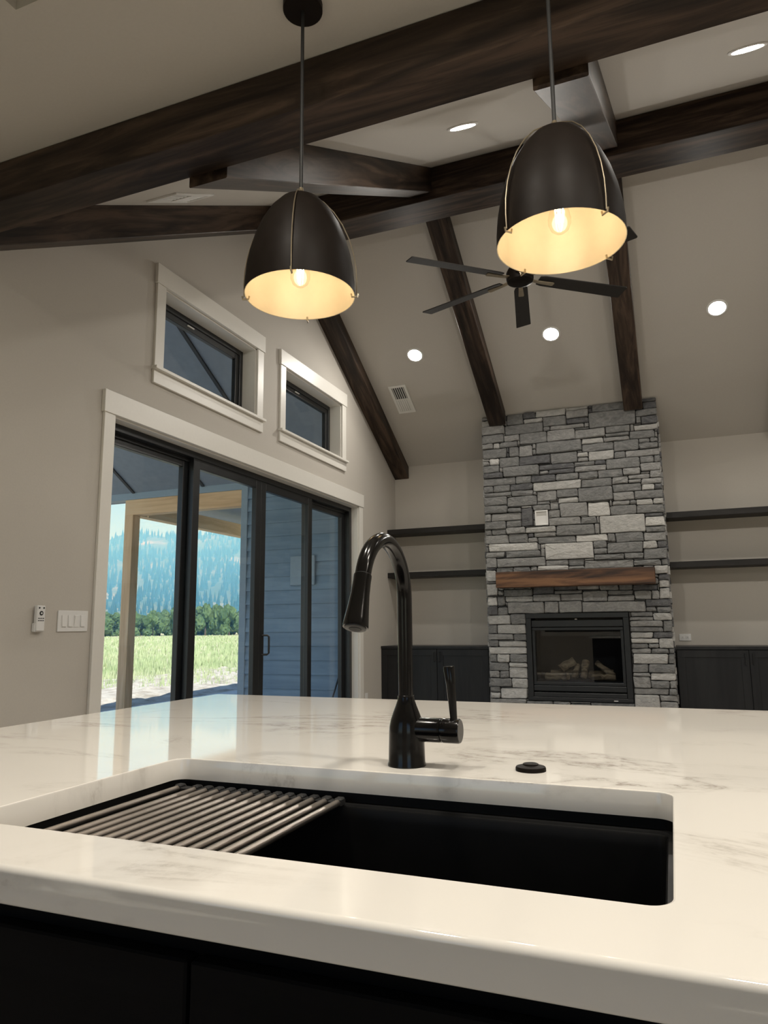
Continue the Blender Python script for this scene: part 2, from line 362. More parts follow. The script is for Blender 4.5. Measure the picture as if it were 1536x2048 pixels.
obj('door_frame', bm, blackf, d)
pw = (fy1-fy0)/4
for i in range(4):
    a, b = fy0+i*pw, fy0+(i+1)*pw
    inner = i in (1, 2)
    px0, px1 = (XL-.128, XL-.083) if inner else (XL-.187, XL-.142)
    if inner: a, b = a-(.035 if i == 1 else 0), b+(.035 if i == 2 else 0)
    else: a, b = a-.0, b+.0
    pn = obj('door_panel', frame(bmesh.new(), px0, px1, a+.002, b-.002, .032, 2.39, .078, .075, .1), blackf, d)
    box('glass_pane', (px0+px1)/2-.004, (px0+px1)/2+.004, a+.07, b-.07, .12, 2.325, glassm, pn)
    if i == 2:
        for sx, xo in ((1, px1), (-1, px0)):
            yb = a+.045; P = [(xo, yb, .905), (xo+sx*.038, yb, .905), (xo+sx*.05, yb, .917), (xo+sx*.05, yb, 1.053), (xo+sx*.038, yb, 1.065), (xo, yb, 1.065)]
            P = [(x, y+.035*(abs(x-xo)/.05), z) for x, y, z in P]
            obj('pull_handle', sweep(bmesh.new(), P, .0085, 10), blackf, pn, smooth=True)
def window(name, y0, y1, label):
    w = empty(name, (XL-.1, (y0+y1)/2, WZ0), label, None, None, 'structure'); casing(w, y0, y1, WZ0, WZ1, False)
    f_ = obj('window_frame', frame(bmesh.new(), XL-.195, XL-.125, y0+.012, y1-.012, WZ0+.012, WZ1-.012, .045, .045, .045), blackf, w)
    s_ = obj('sash', frame(bmesh.new(), XL-.175, XL-.135, y0+.055, y1-.055, WZ0+.055, WZ1-.055, .05, .05, .05), blackf, w)
    box('glass_pane', XL-.159, XL-.151, y0+.1, y1-.1, WZ0+.1, WZ1-.1, glassm, s_)
    box('window_latch', XL-.135, XL-.122, (y0+y1)/2-.17, (y0+y1)/2-.09, WZ1-.08, WZ1-.07, ventm, s_, .002)
window('window_1', *W1, 'transom window with white casing over the latch-side door panels')
window('window_2', *W2, 'transom window with white casing nearer the fireplace wall')

for i, (a, b) in enumerate(KW):  # added windows behind the camera, there for cool fill light
    w = empty(f'window_{i+3}', ((a+b)/2, YB-.1, KZ0), 'wide added window out of view behind the camera, for fill daylight', None, None, 'structure')
    bm = bmesh.new()
    for q in ((a, a+.06, KZ0, KZ1), (b-.06, b, KZ0, KZ1), (a, b, KZ0, KZ0+.06), (a, b, KZ1-.06, KZ1), ((a+b)/2-.03, (a+b)/2+.03, KZ0, KZ1)): addbox(bm, q[0], q[1], YB-.14, YB-.08, q[2], q[3])
    obj('window_frame', bm, blackf, w); box('glass_pane', a+.05, b-.05, YB-.114, YB-.106, KZ0+.05, KZ1-.05, glassm, w)
    bm = bmesh.new()
    for q in ((a-.09, a, KZ0-.09, KZ1+.14), (b, b+.09, KZ0-.09, KZ1+.14), (a, b, KZ1, KZ1+.14), (a, b, KZ0-.09, KZ0)): addbox(bm, q[0], q[1], YB, YB+.02, q[2], q[3])
    obj('casing', bm, trimp, w)
# ------------------------------------------------------------------ wall fittings
sp = empty('switch_plate', (XL, 3.13, 1.118), 'white four-gang rocker switch plate beside the patio door', 'light switch')
box('cover_plate', XL, XL+.007, 3.021, 3.240, 1.118, 1.235, plast, sp, .002)
for i in range(4):
    yc = 3.062+i*.0455
    r_ = box('rocker', XL+.007, XL+.010, yc-.0165, yc+.0165, 1.143, 1.210, plast, sp, .001)
    bm = bmesh.new(); prism(bm, [(XL+.010, 1.147), (XL+(.0135 if i != 2 else .0105), 1.147), (XL+(.0105 if i != 2 else .0135), 1.206), (XL+.010, 1.206)], 'y', yc-.0145, yc+.0145); obj('paddle', bm, plast, r_)
rm = empty('fan_remote', (XL, 2.885, 1.118), 'slim white fan remote with black buttons in a wall cradle', 'remote')
box('cradle', XL, XL+.022, 2.853, 2.916, 1.118, 1.165, plast, rm, .003)
hb = box('remote_body', XL+.006, XL+.03, 2.857, 2.912, 1.122, 1.258, plast, rm, .004)
def disc(name, x, y, z, r, mat, parent, t=.002, n=14):
    bm = bmesh.new(); prism(bm, [(y+r*math.cos(2*math.pi*i/n), z+r*math.sin(2*math.pi*i/n)) for i in range(n)], 'x', x, x+t); return obj(name, bm, mat, parent)
disc('round_button', XL+.03, 2.884, 1.217, .012, rubber, hb); disc('centre_button', XL+.0315, 2.884, 1.217, .005, plast, hb)
for yy in (2.870, 2.899): disc('top_button', XL+.03, yy, 1.245, .0045, rubber, hb)
for zz in (1.19, 1.178):
    for yy in (2.870, 2.884, 2.898): box('small_button', XL+.03, XL+.032, yy-.0045, yy+.0045, zz-.002, zz+.002, rubber, hb)
ot = empty('wall_outlet', (.116, YF, .95), 'white duplex outlet mounted sideways above black base cabinets', 'outlet')
box('cover_plate', .058, .174, YF-.007, YF, .95, 1.02, plast, ot, .002)
for xx in (.092, .14):
    q = box('receptacle', xx-.016, xx+.016, YF-.0095, YF-.007, .968, 1.002, plast, ot, .001)
    for zz in (.98, .99): box('slot', xx-.006, xx+.004, YF-.0102, YF-.0095, zz-.0012, zz+.0012, rubber, q)
o2 = empty('wall_outlet', (XL, 7.33, .3), 'white outlet low on the wall beside patio door', 'outlet')
box('cover_plate', XL, XL+.007, 7.295, 7.365, .3, .415, plast, o2, .002)

# ceiling registers
def register(name, x0, x1, y0, y1, near, label):
    s = S if near else -S; c0 = NC if near else FC
    cy = (y0+y1)/2; ctr = Vector(((x0+x1)/2, cy, c0+s*cy)); L = (y1-y0)*math.sqrt(1+s*s); w = x1-x0
    e = empty(name, ctr, label, 'air vent'); e.rotation_euler = (math.atan(s), 0, 0)
    def pb(nm, a0, a1, b0, b1, h0, h1, mat):
        bm = addbox(bmesh.new(), a0, a1, b0, b1, -h1, -h0, .0015); me = bpy.data.meshes.new(nm); bm.to_mesh(me); bm.free(); me.materials.append(mat)
        o_ = bpy.data.objects.new(nm, me); COL.objects.link(o_); o_.parent = e; WO[o_.name] = ctr; return o_
    f = .03; h = .012
    pb('frame_rail', -w/2, w/2, -L/2, -L/2+f, 0, h, ventm); pb('frame_rail', -w/2, w/2, L/2-f, L/2, 0, h, ventm)
    pb('frame_stile', -w/2, -w/2+f, -L/2+f, L/2-f, 0, h, ventm); pb('frame_stile', w/2-f, w/2, -L/2+f, L/2-f, 0, h, ventm)
    pb('crossbar', -w/2+f, w/2-f, -.006, .006, 0, h, ventm)
    pb('duct', -w/2+f, w/2-f, -L/2+f, L/2-f, 0, .002, darkgap)
    for half in (0, 1):
        b0, b1 = (-L/2+f, -.006) if half == (0 if not near else 0) else (.006, L/2-f)
        n = 6
        for i in range(n):
            xa = -w/2+f+(w-2*f)*(i+.5)/n; wd = .004 if half == 0 else .0105
            pb('louver', xa-wd, xa+wd, b0, b1, .003, .009, ventm)
register('air_register', -2.845, -2.62, 3.22, 3.60, True, 'white ceiling air register on the kitchen-side slope')
register('air_register', -2.786, -2.58, 7.154, 7.514, False, 'white ceiling air register on the fireplace-side slope by window wall')

# recessed lights
def can(x, y, label, where):
    s = {'n': S, 'f': -S, 'k': 0}[where]; z = {'n': NC+S*y, 'f': FC-S*y, 'k': ZK}[where]
    e = empty('recessed_light', (x, y, z), label, 'ceiling light', 'recessed lights'); e.rotation_euler = (math.atan(s), 0, 0)
    for nm, prof, mat, cap in (('trim_ring', [(.092, 0), (.092, -.004), (.088, -.008), (.074, -.008), (.071, -.004), (.071, -.001)], ventm, False), ('lens', [(.0705, -.0035), (.05, -.005), (.02, -.0055), (.002, -.0055)], lens_k if where == 'k' else lens, True)):
        bm = lathe(bmesh.new(), prof, 0, 0, 28, False, cap); bmesh.ops.recalc_face_normals(bm, faces=bm.faces)
        if nm == 'lens':
            for f in bm.faces:
                if f.normal.z > 0: f.normal_flip()
        me = bpy.data.meshes.new(nm); bm.to_mesh(me); bm.free(); me.materials.append(mat)
        o_ = bpy.data.objects.new(nm, me); COL.objects.link(o_); o_.parent = e; WO[o_.name] = Vector((x, y, z))
can(-2.348, 6.833, 'lit recessed light on fireplace slope between window wall and chimney rafter', 'f')
can(-.923, 6.835, 'lit recessed light on fireplace slope between the two chimney rafters', 'f')
can(.574, 6.835, 'lit recessed light on fireplace slope over the shelves past the chimney', 'f')
can(2.0, 6.835, 'lit recessed light on fireplace slope farthest from window wall', 'f')
can(-.93, 3.62, 'lit recessed light on kitchen slope between the middle rafters', 'n')
can(.545, 3.62, 'lit recessed light on kitchen slope past the second rafter', 'n')
can(2.0, 3.62, 'lit recessed light on kitchen slope farthest from window wall', 'n')
for i, (x, y) in enumerate(((-.85, .8), (.2, .8), (1.25, .8), (2.3, .8))):  # added row above the view, brightens worktop and kitchen ceiling
    can(x, y, 'added out-of-view recessed light in the flat kitchen ceiling over the island side', 'k')

# ------------------------------------------------------------------ pendants
def pendant(x, y, rot, label):
    zr, zt = 2.152, 2.503
    e = empty('pendant_light', (x, y, ZK), label, 'pendant lamp', 'pendants over the island')
    cp = obj('canopy', lathe(bmesh.new(), [(.001, ZK-.028), (.062, ZK-.028), (.066, ZK-.024), (.066, ZK)], x, y, 32, True, False), bronze, e, smooth=True)
    obj('stem', sweep(bmesh.new(), [(x, y, zt), (x, y, ZK-.025)], .0058, 12), rubber, e, smooth=True)
    prof = [(.172, zr), (.171, zr+.04), (.167, zr+.085), (.158, zr+.135), (.144, zr+.185), (.124, zr+.235), (.098, zr+.28), (.067, zr+.316), (.034, zr+.339), (.012, zr+.347)]
    obj('shade', lathe(bmesh.new(), prof, x, y, 56, False, True), bronze, e, smooth=True)
    ip = [(r-.0022, z+(.0004 if i == 0 else -.0012)) for i, (r, z) in enumerate(prof)]
    bm = lathe(bmesh.new(), [(.1718, zr-.0006), ip[0]] + ip[1:], x, y, 56, False, True); bmesh.ops.reverse_faces(bm, faces=bm.faces)
    obj('shade_lining', bm, shade_in, e, smooth=True)
    obj('top_cap', lathe(bmesh.new(), [(.016, zt-.012), (.016, zt-.004), (.010, zt+.004), (.007, zt+.018)], x, y, 20, True, True), brass, e, smooth=True)
    obj('socket', lathe(bmesh.new(), [(.018, zr+.155), (.021, zr+.16), (.021, zr+.21), (.012, zr+.215), (.008, zr+.344)], x, y, 20, True, True), bronze, e, smooth=True)
    for k in range(4):
        a = rot + k*math.pi/2; ca, sa = math.cos(a), math.sin(a)
        pts = [(x+(r+.0045+.006*math.sin(math.pi*min(1, max(0, (z-zr)/.34))))*ca, y+(r+.0045+.006*math.sin(math.pi*min(1, max(0, (z-zr)/.34))))*sa, z+.002) for r, z in prof[:-1]] + [(x+.012*ca, y+.012*sa, zt+.006)]
        wr = obj('rib_wire', sweep(bmesh.new(), pts, .0018, 6), brass, e, smooth=True)
        obj('rim_clip', sweep(bmesh.new(), [(x+.182*ca, y+.182*sa, zr+.004), (x+.180*ca, y+.180*sa, zr-.006), (x+.162*ca, y+.162*sa, zr-.006), (x+.160*ca, y+.160*sa, zr+.004)], .003, 8), brass, wr, smooth=True)
    zb = zr+.03                                # bulb hangs from the socket
    bp = [(.002, zb), (.013, zb+.003), (.024, zb+.012), (.0305, zb+.028), (.031, zb+.042), (.027, zb+.062), (.019, zb+.085), (.0135, zb+.105), (.0135, zb+.13)]
    b_ = obj('bulb', lathe(bmesh.new(), bp, x, y, 28, True, True), bulbg, e, smooth=True)
    for k in range(4):
        a = k*math.pi/2+.4
        obj('filament', sweep(bmesh.new(), [(x+.008*math.cos(a), y+.008*math.sin(a), zb+.03), (x+.011*math.cos(a), y+.011*math.sin(a), zb+.078)], .0017, 6), fila, b_)
    ld = bpy.data.lights.new('bulb_light', 'POINT'); ld.energy = BULB; ld.color = (1, .80, .55); ld.shadow_soft_size = .025
    lo = bpy.data.objects.new('bulb_light', ld); COL.objects.link(lo); lo.parent = e; lo.location = Vector((x, y, zb+.05)) - WO[e.name]
pendant(-1.012, 1.85, math.radians(20), 'bronze dome pendant over the draining-rack end of the sink')
pendant(-.212, 1.85, math.radians(47), 'bronze dome pendant in front of the ceiling fan')

# ------------------------------------------------------------------ ceiling fan
fx, fy, fz = -.92, 5.22, 3.80
fan = empty('ceiling_fan', (fx, fy, 4.54), 'dark six-blade ceiling fan hanging from the ridge beam', 'ceiling fan')
obj('canopy', lathe(bmesh.new(), [(.02, 4.46), (.05, 4.465), (.07, 4.50), (.072, 4.54)], fx, fy, 28, True, False), bronze, fan, smooth=True)
obj('downrod', sweep(bmesh.new(), [(fx, fy, fz+.11), (fx, fy, 4.47)], .013, 12), bronze, fan, smooth=True)
obj('motor_housing', lathe(bmesh.new(), [(.001, fz-.045), (.07, fz-.045), (.098, fz-.035), (.105, fz-.01), (.105, fz+.04), (.09, fz+.07), (.045, fz+.10), (.03, fz+.13)], fx, fy, 36, True, True), bronze, fan, smooth=True)
for k in range(6):
    a = math.radians(-22.5 + 60.8*k); ca, sa = math.cos(a), math.sin(a)
    def T_(u, v, w): return (fx+u*ca-v*sa, fy+u*sa+v*ca, fz+w)
    bm = bmesh.new(); tp = math.radians(-12)
    rows = []
    for u, hw in ((.16, .045), (.2, .055), (.4, .058), (.7, .062), (.915, .066), (.925, .06)):
        rows.append([bm.verts.new(T_(u, v*math.cos(tp), v*math.sin(tp)+h)) for v, h in ((-hw, -.004), (hw, -.004), (hw, .004), (-hw, .004))])
    for p, q in zip(rows, rows[1:]):
        for i in range(4): bm.faces.new((p[i], p[(i+1) % 4], q[(i+1) % 4], q[i]))
    bm.faces.new(rows[0][::-1]); bm.faces.new(rows[-1]); bmesh.ops.recalc_face_normals(bm, faces=bm.faces)
    bl = obj('blade', bm, fan_m, fan)
    bm = bmesh.new(); rows = []
    for u, hw, w in ((.09, .018, -.005), (.15, .016, -.012), (.28, .022, -.014), (.29, .016, -.014)):
        rows.append([bm.verts.new(T_(u, v, w+h)) for v, h in ((-hw, -.006), (hw, -.006), (hw, .002), (-hw, .002))])
    for p, q in zip(rows, rows[1:]):
        for i in range(4): bm.faces.new((p[i], p[(i+1) % 4], q[(i+1) % 4], q[i]))
    bm.faces.new(rows[0][::-1]); bm.faces.new(rows[-1]); bmesh.ops.recalc_face_normals(bm, faces=bm.faces)
    obj('blade_bracket', bm, brass, bl)

# ------------------------------------------------------------------ island
IX0, IX1, IY0, IY1, ZT, TH = -1.415, 1.35, .519, 2.045, .915, .033
SX0, SX1, SY0, SY1 = -.785, -.0145, .627, 1.031
isl = empty('kitchen_island', ((IX0+IX1)/2, (IY0+IY1)/2, 0), 'black kitchen island cabinet under the quartz worktop', 'island')
cz = ZT-TH
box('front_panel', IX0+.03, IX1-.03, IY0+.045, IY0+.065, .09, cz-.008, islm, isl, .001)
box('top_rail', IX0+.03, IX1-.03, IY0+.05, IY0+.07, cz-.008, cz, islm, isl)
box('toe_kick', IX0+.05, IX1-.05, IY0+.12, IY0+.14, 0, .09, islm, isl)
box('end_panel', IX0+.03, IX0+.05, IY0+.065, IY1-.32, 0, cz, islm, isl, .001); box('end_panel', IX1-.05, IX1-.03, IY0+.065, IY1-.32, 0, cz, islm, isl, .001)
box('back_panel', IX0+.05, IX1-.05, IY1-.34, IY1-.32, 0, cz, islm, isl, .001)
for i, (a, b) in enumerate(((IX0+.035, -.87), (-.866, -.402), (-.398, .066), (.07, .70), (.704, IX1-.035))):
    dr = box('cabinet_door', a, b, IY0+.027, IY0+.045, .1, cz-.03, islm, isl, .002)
# quartz worktop with a rounded sink cut-out
bm = bmesh.new(); e_ = .006
def orect(ins, z): return [Vector((x, y, z)) for x, y in rrect(IX0+ins, IX1-ins, IY0+ins, IY1-ins, .006, 3)]
def hrect(grow, z): return [Vector((x, y, z)) for x, y in rrect(SX0-grow, SX1+grow, SY0-grow, SY1+grow, .022, 8)]
arc = [(e_*(1-math.sin(math.pi/2*i/5)), e_*(1-math.cos(math.pi/2*i/5))) for i in range(6)]
V1 = loops(bm, [orect(a_, ZT-b_) for a_, b_ in arc] + [orect(a_*.5, cz+b_*.5) for a_, b_ in arc[::-1]])
V2 = loops(bm, [hrect(.002, ZT), hrect(.0006, ZT-.0006), hrect(0, ZT-.002), hrect(0, cz)])
for i in (0, -1):
    es = []
    for V in (V1[i], V2[i]):
        for a, b in zip(V, V[1:]+V[:1]): es.append(bm.edges.get((a, b)))
    bmesh.ops.triangle_fill(bm, use_beauty=True, edges=es)
bmesh.ops.recalc_face_normals(bm, faces=bm.faces)
wt = obj('worktop', bm, counter, smooth=True)
for p in wt.data.polygons:
    if abs(p.normal.z) > .999: p.use_smooth = False
tag(wt, 'thick white veined quartz island worktop with sink cut-out', 'countertop')
# sink
bm = bmesh.new(); g = .004
def srect(gr, z, r=.022): return [Vector((x, y, z)) for x, y in rrect(SX0-gr, SX1+gr, SY0-gr, SY1+gr, max(.008, r+gr), 8)]
V = loops(bm, [srect(.03, cz), srect(g, cz), srect(g, cz-.014), srect(-.001, cz-.016), srect(-.008, cz-.017), srect(-.010, cz-.020), srect(-.011, cz-.034), srect(-.018, .655), srect(-.03, .642)])
bm.faces.new(V[-1][::-1])
Vo = loops(bm, [srect(.03, cz), srect(.03, cz-.012), srect(.012, cz-.03), srect(.0, .63)]); bm.faces.new(Vo[-1])
bmesh.ops.remove_doubles(bm, verts=bm.verts, dist=1e-5); bmesh.ops.recalc_face_normals(bm, faces=bm.faces)
snk = empty('kitchen_sink', ((SX0+SX1)/2, (SY0+SY1)/2, .63), 'black undermount workstation sink set in the quartz worktop', 'sink')
obj('basin', bm, sinkm, snk, smooth=True)
obj('drain', lathe(bmesh.new(), [(.045, .643), (.043, .646), (.03, .6445), (.001, .6445)], -.4, .86, 24, False, True), facemt, snk, smooth=True)
# roll-up draining rack on the sink ledge
rk = empty('draining_rack', (-.62, .83, .8645), 'roll-up rack of dark steel rods over one end of the sink', 'dish rack')
zr_ = cz-.010
xs = [-.768] + [-.735+.0213*i for i in range(13)]
for x in xs:
    obj('rod', sweep(bmesh.new(), [(x, SY0+.002, zr_), (x, SY1-.008, zr_)], .0052, 10), steel, rk, smooth=True)
for y in (SY0+.012, SY1-.018):
    bm = bmesh.new()
    for a, b in zip(xs, xs[1:]): addbox(bm, a+.005, b-.005, y-.008, y+.008, zr_-.0045, zr_+.002, .001)
    for x in xs: addbox(bm, x-.0062, x+.0062, y-.008, y+.008, zr_-.006, zr_+.0062, .002)
    obj('rubber_strip', bm, rubber, rk)
# faucet
FX, FY = -.401, 1.094
fa = empty('kitchen_faucet', (FX, FY, ZT), 'glossy black gooseneck pull-down faucet behind the sink', 'faucet')
obj('base_body', lathe(bmesh.new(), [(.0300, ZT), (.0300, ZT+.003), (.0288, ZT+.006), (.0283, ZT+.03), (.0276, ZT+.05), (.0268, ZT+.06), (.0245, ZT+.07), (.0205, ZT+.081), (.0165, ZT+.091), (.0138, ZT+.099), (.0130, ZT+.104)], FX, FY, 40, True, True), blackg, fa, smooth=True)
obj('collar_ring', lathe(bmesh.new(), [(.0124, ZT+.1035), (.0133, ZT+.1042), (.0133, ZT+.1062), (.0124, ZT+.107)], FX, FY, 32, True, True), blackg, fa, smooth=True)
RR, zc_ = .0876, 1.172
pts = [(FX, FY, ZT+.105), (FX, FY, 1.06), (FX, FY, 1.12), (FX, FY, zc_)]
A_END = 160
for i in range(1, 25):
    a = math.radians(A_END*i/24); pts.append((FX, FY-RR+RR*math.cos(a), zc_+RR*math.sin(a)))
obj('gooseneck', sweep(bmesh.new(), pts, .0117, 20), blackg, fa, smooth=True)
a = math.radians(A_END); J = Vector(pts[-1]); D = Vector((0, -math.sin(a), math.cos(a)))
L_ = .078; prof = [(0, .0117), (.0005, .0128), (.004, .0130), (.01, .0128), (.03, .0135), (.05, .0152), (.066, .0170), (.075, .0180), (.078, .0176)]
sh = obj('spray_head', sweep(bmesh.new(), [J+D*s for s, r in prof], [r for s, r in prof], 28), blackg, fa, smooth=True)
obj('spray_face', sweep(bmesh.new(), [J+D*.078, J+D*.0795, J+D*.0800], [.0152, .0152, .0135], 28), facemt, sh, smooth=True)
obj('nozzle_disc', sweep(bmesh.new(), [J+D*.080, J+D*.0808], [.009, .0085], 20), rubber, sh, smooth=True)
obj('joint_ring', sweep(bmesh.new(), [J-D*.0008, J+D*.0008], [.0119, .0119], 28), rubber, sh, smooth=True)
zh = ZT+.055
hub = obj('valve_hub', sweep(bmesh.new(), [(FX+.012, FY, zh), (FX+.055, FY, zh), (FX+.058, FY, zh), (FX+.0585, FY, zh), (FX+.061, FY, zh), (FX+.0615, FY, zh), (FX+.086, FY, zh), (FX+.088, FY, zh)], [.0185, .0185, .0180, .0165, .0165, .0185, .0185, .0172], 32), blackg, fa, smooth=True)
obj('hub_cap', sweep(bmesh.new(), [(FX+.088, FY, zh), (FX+.0885, FY, zh)], [.0165, .0160], 32), facemt, hub, smooth=True)
lv = obj('lever', sweep(bmesh.new(), [(FX+.078, FY, zh+.015), (FX+.0765, FY, zh+.04), (FX+.0745, FY, zh+.07), (FX+.072, FY, zh+.096), (FX+.0719, FY, zh+.0975)], [.0055, .0062, .0075, .0091, .0083], 20), blackg, fa, smooth=True)
# air switch
sw = empty('air_switch', (-.2115, 1.115, ZT), 'small round black air switch button on the worktop behind sink', 'button')
obj('flange', lathe(bmesh.new(), [(.0225, ZT), (.0225, ZT+.004), (.0215, ZT+.006), (.0125, ZT+.0085)], -.2115, 1.115, 32, True, True), bronze, sw, smooth=True)
obj('push_button', lathe(bmesh.new(), [(.0118, ZT+.0075), (.0116, ZT+.0098), (.010, ZT+.0106), (.001, ZT+.0108)], -.2115, 1.115, 28, False, True), bronze, sw, smooth=True)

# ------------------------------------------------------------------ fireplace
YS = 7.70; CX0, CX1 = -1.862, 0.0
BX0, BX1, BZ0, BZ1 = -1.452, -.405, .352, 1.252
ZCH = FC - S*YS
def chim_top(y): return FC-S*y
chim = empty('stone_chimney', ((CX0+CX1)/2, YS+.3, 0), 'floor-to-ceiling chimney of stacked grey ledgestone around the fireplace', 'fireplace')
bm = bmesh.new()                                            # mortar core with the firebox opening
yc0 = YS+.022
for x0, x1, z0, z1 in ((CX0+.02, BX0, 0, None), (BX1, CX1-.02, 0, None), (BX0, BX1, 0, BZ0), (BX0, BX1, BZ1, None)):
    if z1 is None: prism(bm, [(yc0, z0), (YF-.021, z0), (YF-.021, chim_top(YF-.021)-.004), (yc0, chim_top(yc0))], 'x', x0, x1)
    else: addbox(bm, x0, x1, yc0, YF-.021, z0, z1)
obj('mortar_core', bm, core, chim)
A_ = (960, 770, 3.938); B_ = (960, 1120, 3.657)
TR_A = """215,172,440,205,1 440,150,750,175,1 750,108,940,135,1 755,142,940,162,1 945,85,1120,135,1 895,152,1130,190,1 1270,50,1385,120,0 1300,130,1385,175,0
1235,190,1390,228,1 445,210,655,232,3 345,210,440,248,0 340,258,490,278,3 225,220,340,295,1 860,215,1230,305,1 690,225,850,247,2 690,257,835,297,0 490,250,680,300,1
570,315,805,328,2 200,322,490,365,1 1230,315,1410,337,3 1290,245,1400,298,0 540,360,745,415,2 750,345,975,410,2 980,330,1165,365,1 985,380,1165,398,1 310,385,510,440,1
190,395,310,430,2 30,398,190,450,1 30,350,190,380,2 805,425,965,450,3 970,415,1170,428,2 1170,365,1355,405,1 455,450,800,505,1 25,465,85,505,2 175,455,280,490,1
310,500,400,552,2 245,500,310,555,1 25,510,195,570,1 810,468,1050,492,1 875,530,1050,572,3 1055,450,1235,500,1 1155,515,1405,545,2 1055,525,1150,562,1 560,545,755,595,1
315,575,555,620,0 150,580,310,635,1 92,583,130,618,4 750,605,885,630,1 745,640,990,658,2 990,590,1255,645,1 1255,565,1350,600,1 1265,615,1420,670,2 470,635,745,652,0
180,650,470,705,1 30,640,170,685,1 32,695,180,722,0 555,670,745,688,0 785,690,918,720,1 925,670,1120,710,1 1125,655,1260,695,2 1340,680,1420,705,2 1180,705,1335,720,2
1275,735,1425,765,2 415,720,590,755,0 600,700,780,730,1 415,772,790,802,3 285,725,410,765,1 40,740,280,778,1 795,745,1030,790,1 120,790,230,830,1 235,780,415,820,0
1040,725,1170,770,2 1050,785,1275,825,1 1285,788,1370,818,3 1375,780,1430,812,0 780,815,1045,905,1 615,835,775,880,1 465,845,605,890,2 255,840,460,867,1 40,850,245,872,1
1060,850,1205,890,2 1210,840,1430,878,1 620,892,780,910,3 40,890,205,940,1 210,885,445,940,1 1225,905,1360,930,3 1365,890,1455,922,3 1060,910,1160,934,2 625,925,840,1030,2
845,945,1015,1020,4 1025,950,1240,1000,1 1245,948,1450,990,1 40,960,205,1000,1 330,990,425,1105,0 415,945,550,978,1 555,940,620,970,2 550,985,630,1035,2 95,1015,330,1060,2
35,1020,90,1068,2 550,1045,790,1090,2 790,1045,905,1085,1 945,1045,1310,1150,3 1305,1055,1470,1095,4 1320,1115,1465,1145,1 210,1070,330,1108,1 35,1080,205,1130,1
610,1110,895,1165,1 900,1090,940,1160,2 365,1125,600,1155,3 215,1125,360,1150,2 110,1135,205,1170,1 40,1190,225,1240,2 230,1190,360,1225,1 445,1165,600,1182,2
455,1200,745,1240,1 755,1185,1000,1217,4 1005,1175,1060,1215,1 1065,1175,1280,1225,1 1285,1165,1470,1215,2 90,1255,455,1292,4 520,1255,890,1355,4 895,1245,1000,1280,1
1005,1245,1280,1310,1 1285,1235,1395,1270,3 1400,1225,1480,1265,0 1285,1295,1480,1360,1 895,1290,1010,1325,1 895,1340,1135,1367,1 1140,1330,1280,1360,1 225,1315,455,1342,1
60,1320,180,1350,2 145,1365,515,1407,2 55,1370,140,1425,2 515,1385,695,1407,2 700,1375,820,1400,1 1225,1385,1405,1412,1 820,1395,1215,1417,2 475,1425,680,1442,4 1385,1425,1495,1465,3"""
TR_B = """45,95,105,145,3 50,195,120,240,3 195,235,380,262,1 195,268,380,295,3 390,265,585,290,2 390,212,540,250,0 545,235,740,248,1 590,260,740,287,2 745,230,925,288,2
725,200,870,215,2 880,195,1015,215,1 1015,190,1110,215,1 1120,195,1285,215,0 940,225,1120,247,1 935,255,1130,285,2 1130,230,1250,285,2 1320,225,1390,278,3 1255,235,1315,280,2
200,310,465,378,2 470,310,570,375,2 580,300,740,375,2 750,305,1205,368,2 1210,290,1395,330,0 1210,340,1285,375,1 1290,340,1395,382,1 55,285,120,320,4 130,285,190,318,1
60,345,120,395,0 130,360,215,390,1 55,405,220,465,3 225,400,325,465,1 65,480,120,540,1 125,478,325,535,3 70,545,240,577,2 245,545,335,580,1 70,590,135,620,1 140,590,330,635,3
75,640,330,682,4 70,690,120,735,1 125,690,210,740,3 215,695,330,742,1 80,750,205,800,1 210,750,330,774,3 80,810,140,850,2 150,808,205,848,1 210,785,335,855,3 85,865,230,920,1
235,868,335,925,3 150,935,335,1000,4 80,932,145,965,1 80,970,170,1005,3 85,1010,330,1037,2 1115,380,1255,407,1 1260,390,1415,440,3 1110,415,1250,442,2 1110,445,1330,477,2
1335,450,1415,510,1 1115,490,1330,517,1 1115,525,1255,560,3 1260,525,1415,560,0 1115,575,1300,603,4 1310,570,1425,640,3 1120,610,1230,640,1 1235,610,1310,640,2 1120,650,1245,674,2
1250,650,1365,680,1 1135,690,1370,750,3 1375,690,1430,750,1 1130,765,1225,810,1 1230,765,1435,815,1 1135,825,1245,847,2 1250,825,1445,872,4 1135,855,1255,925,2 1260,885,1385,930,1
1390,885,1445,930,2 1140,940,1375,982,2 1380,940,1445,980,1 1140,990,1315,1075,3 1320,990,1445,1032,2 1320,1045,1445,1078,2 340,1030,535,1057,1 540,1040,650,1062,1 655,1040,820,1062,3 825,1050,1130,1077,1"""
g_ = .0125; GW = round((CX1-CX0)/g_); GH = int(ZCH/g_)
grid = [[-1]*GW for _ in range(GH)]
def cells(x0, x1, z0, z1): return max(0, round((x0-CX0)/g_)), min(GW, round((x1-CX0)/g_)), max(0, round(z0/g_)), min(GH, round(z1/g_))
a0, a1, b0, b1 = cells(BX0, BX1, BZ0, BZ1)
for j in range(b0, b1):
    for i in range(a0, a1): grid[j][i] = -2
SOCK = (atY(1070, 1022, YS), atY(1097, 1050, YS))
a0, a1, b0, b1 = cells(SOCK[0].x, SOCK[1].x, SOCK[1].z, SOCK[0].z)
for j in range(b0, b1):
    for i in range(a0, a1): grid[j][i] = -2
rects = []
def free(i0, i1, j0, j1): return all(grid[j][i] == -1 for j in range(j0, j1) for i in range(i0, i1))
def put(i0, i1, j0, j1, tone):
    for j in range(j0, j1):
        for i in range(i0, i1): grid[j][i] = len(rects)
    rects.append([i0, i1, j0, j1, tone])
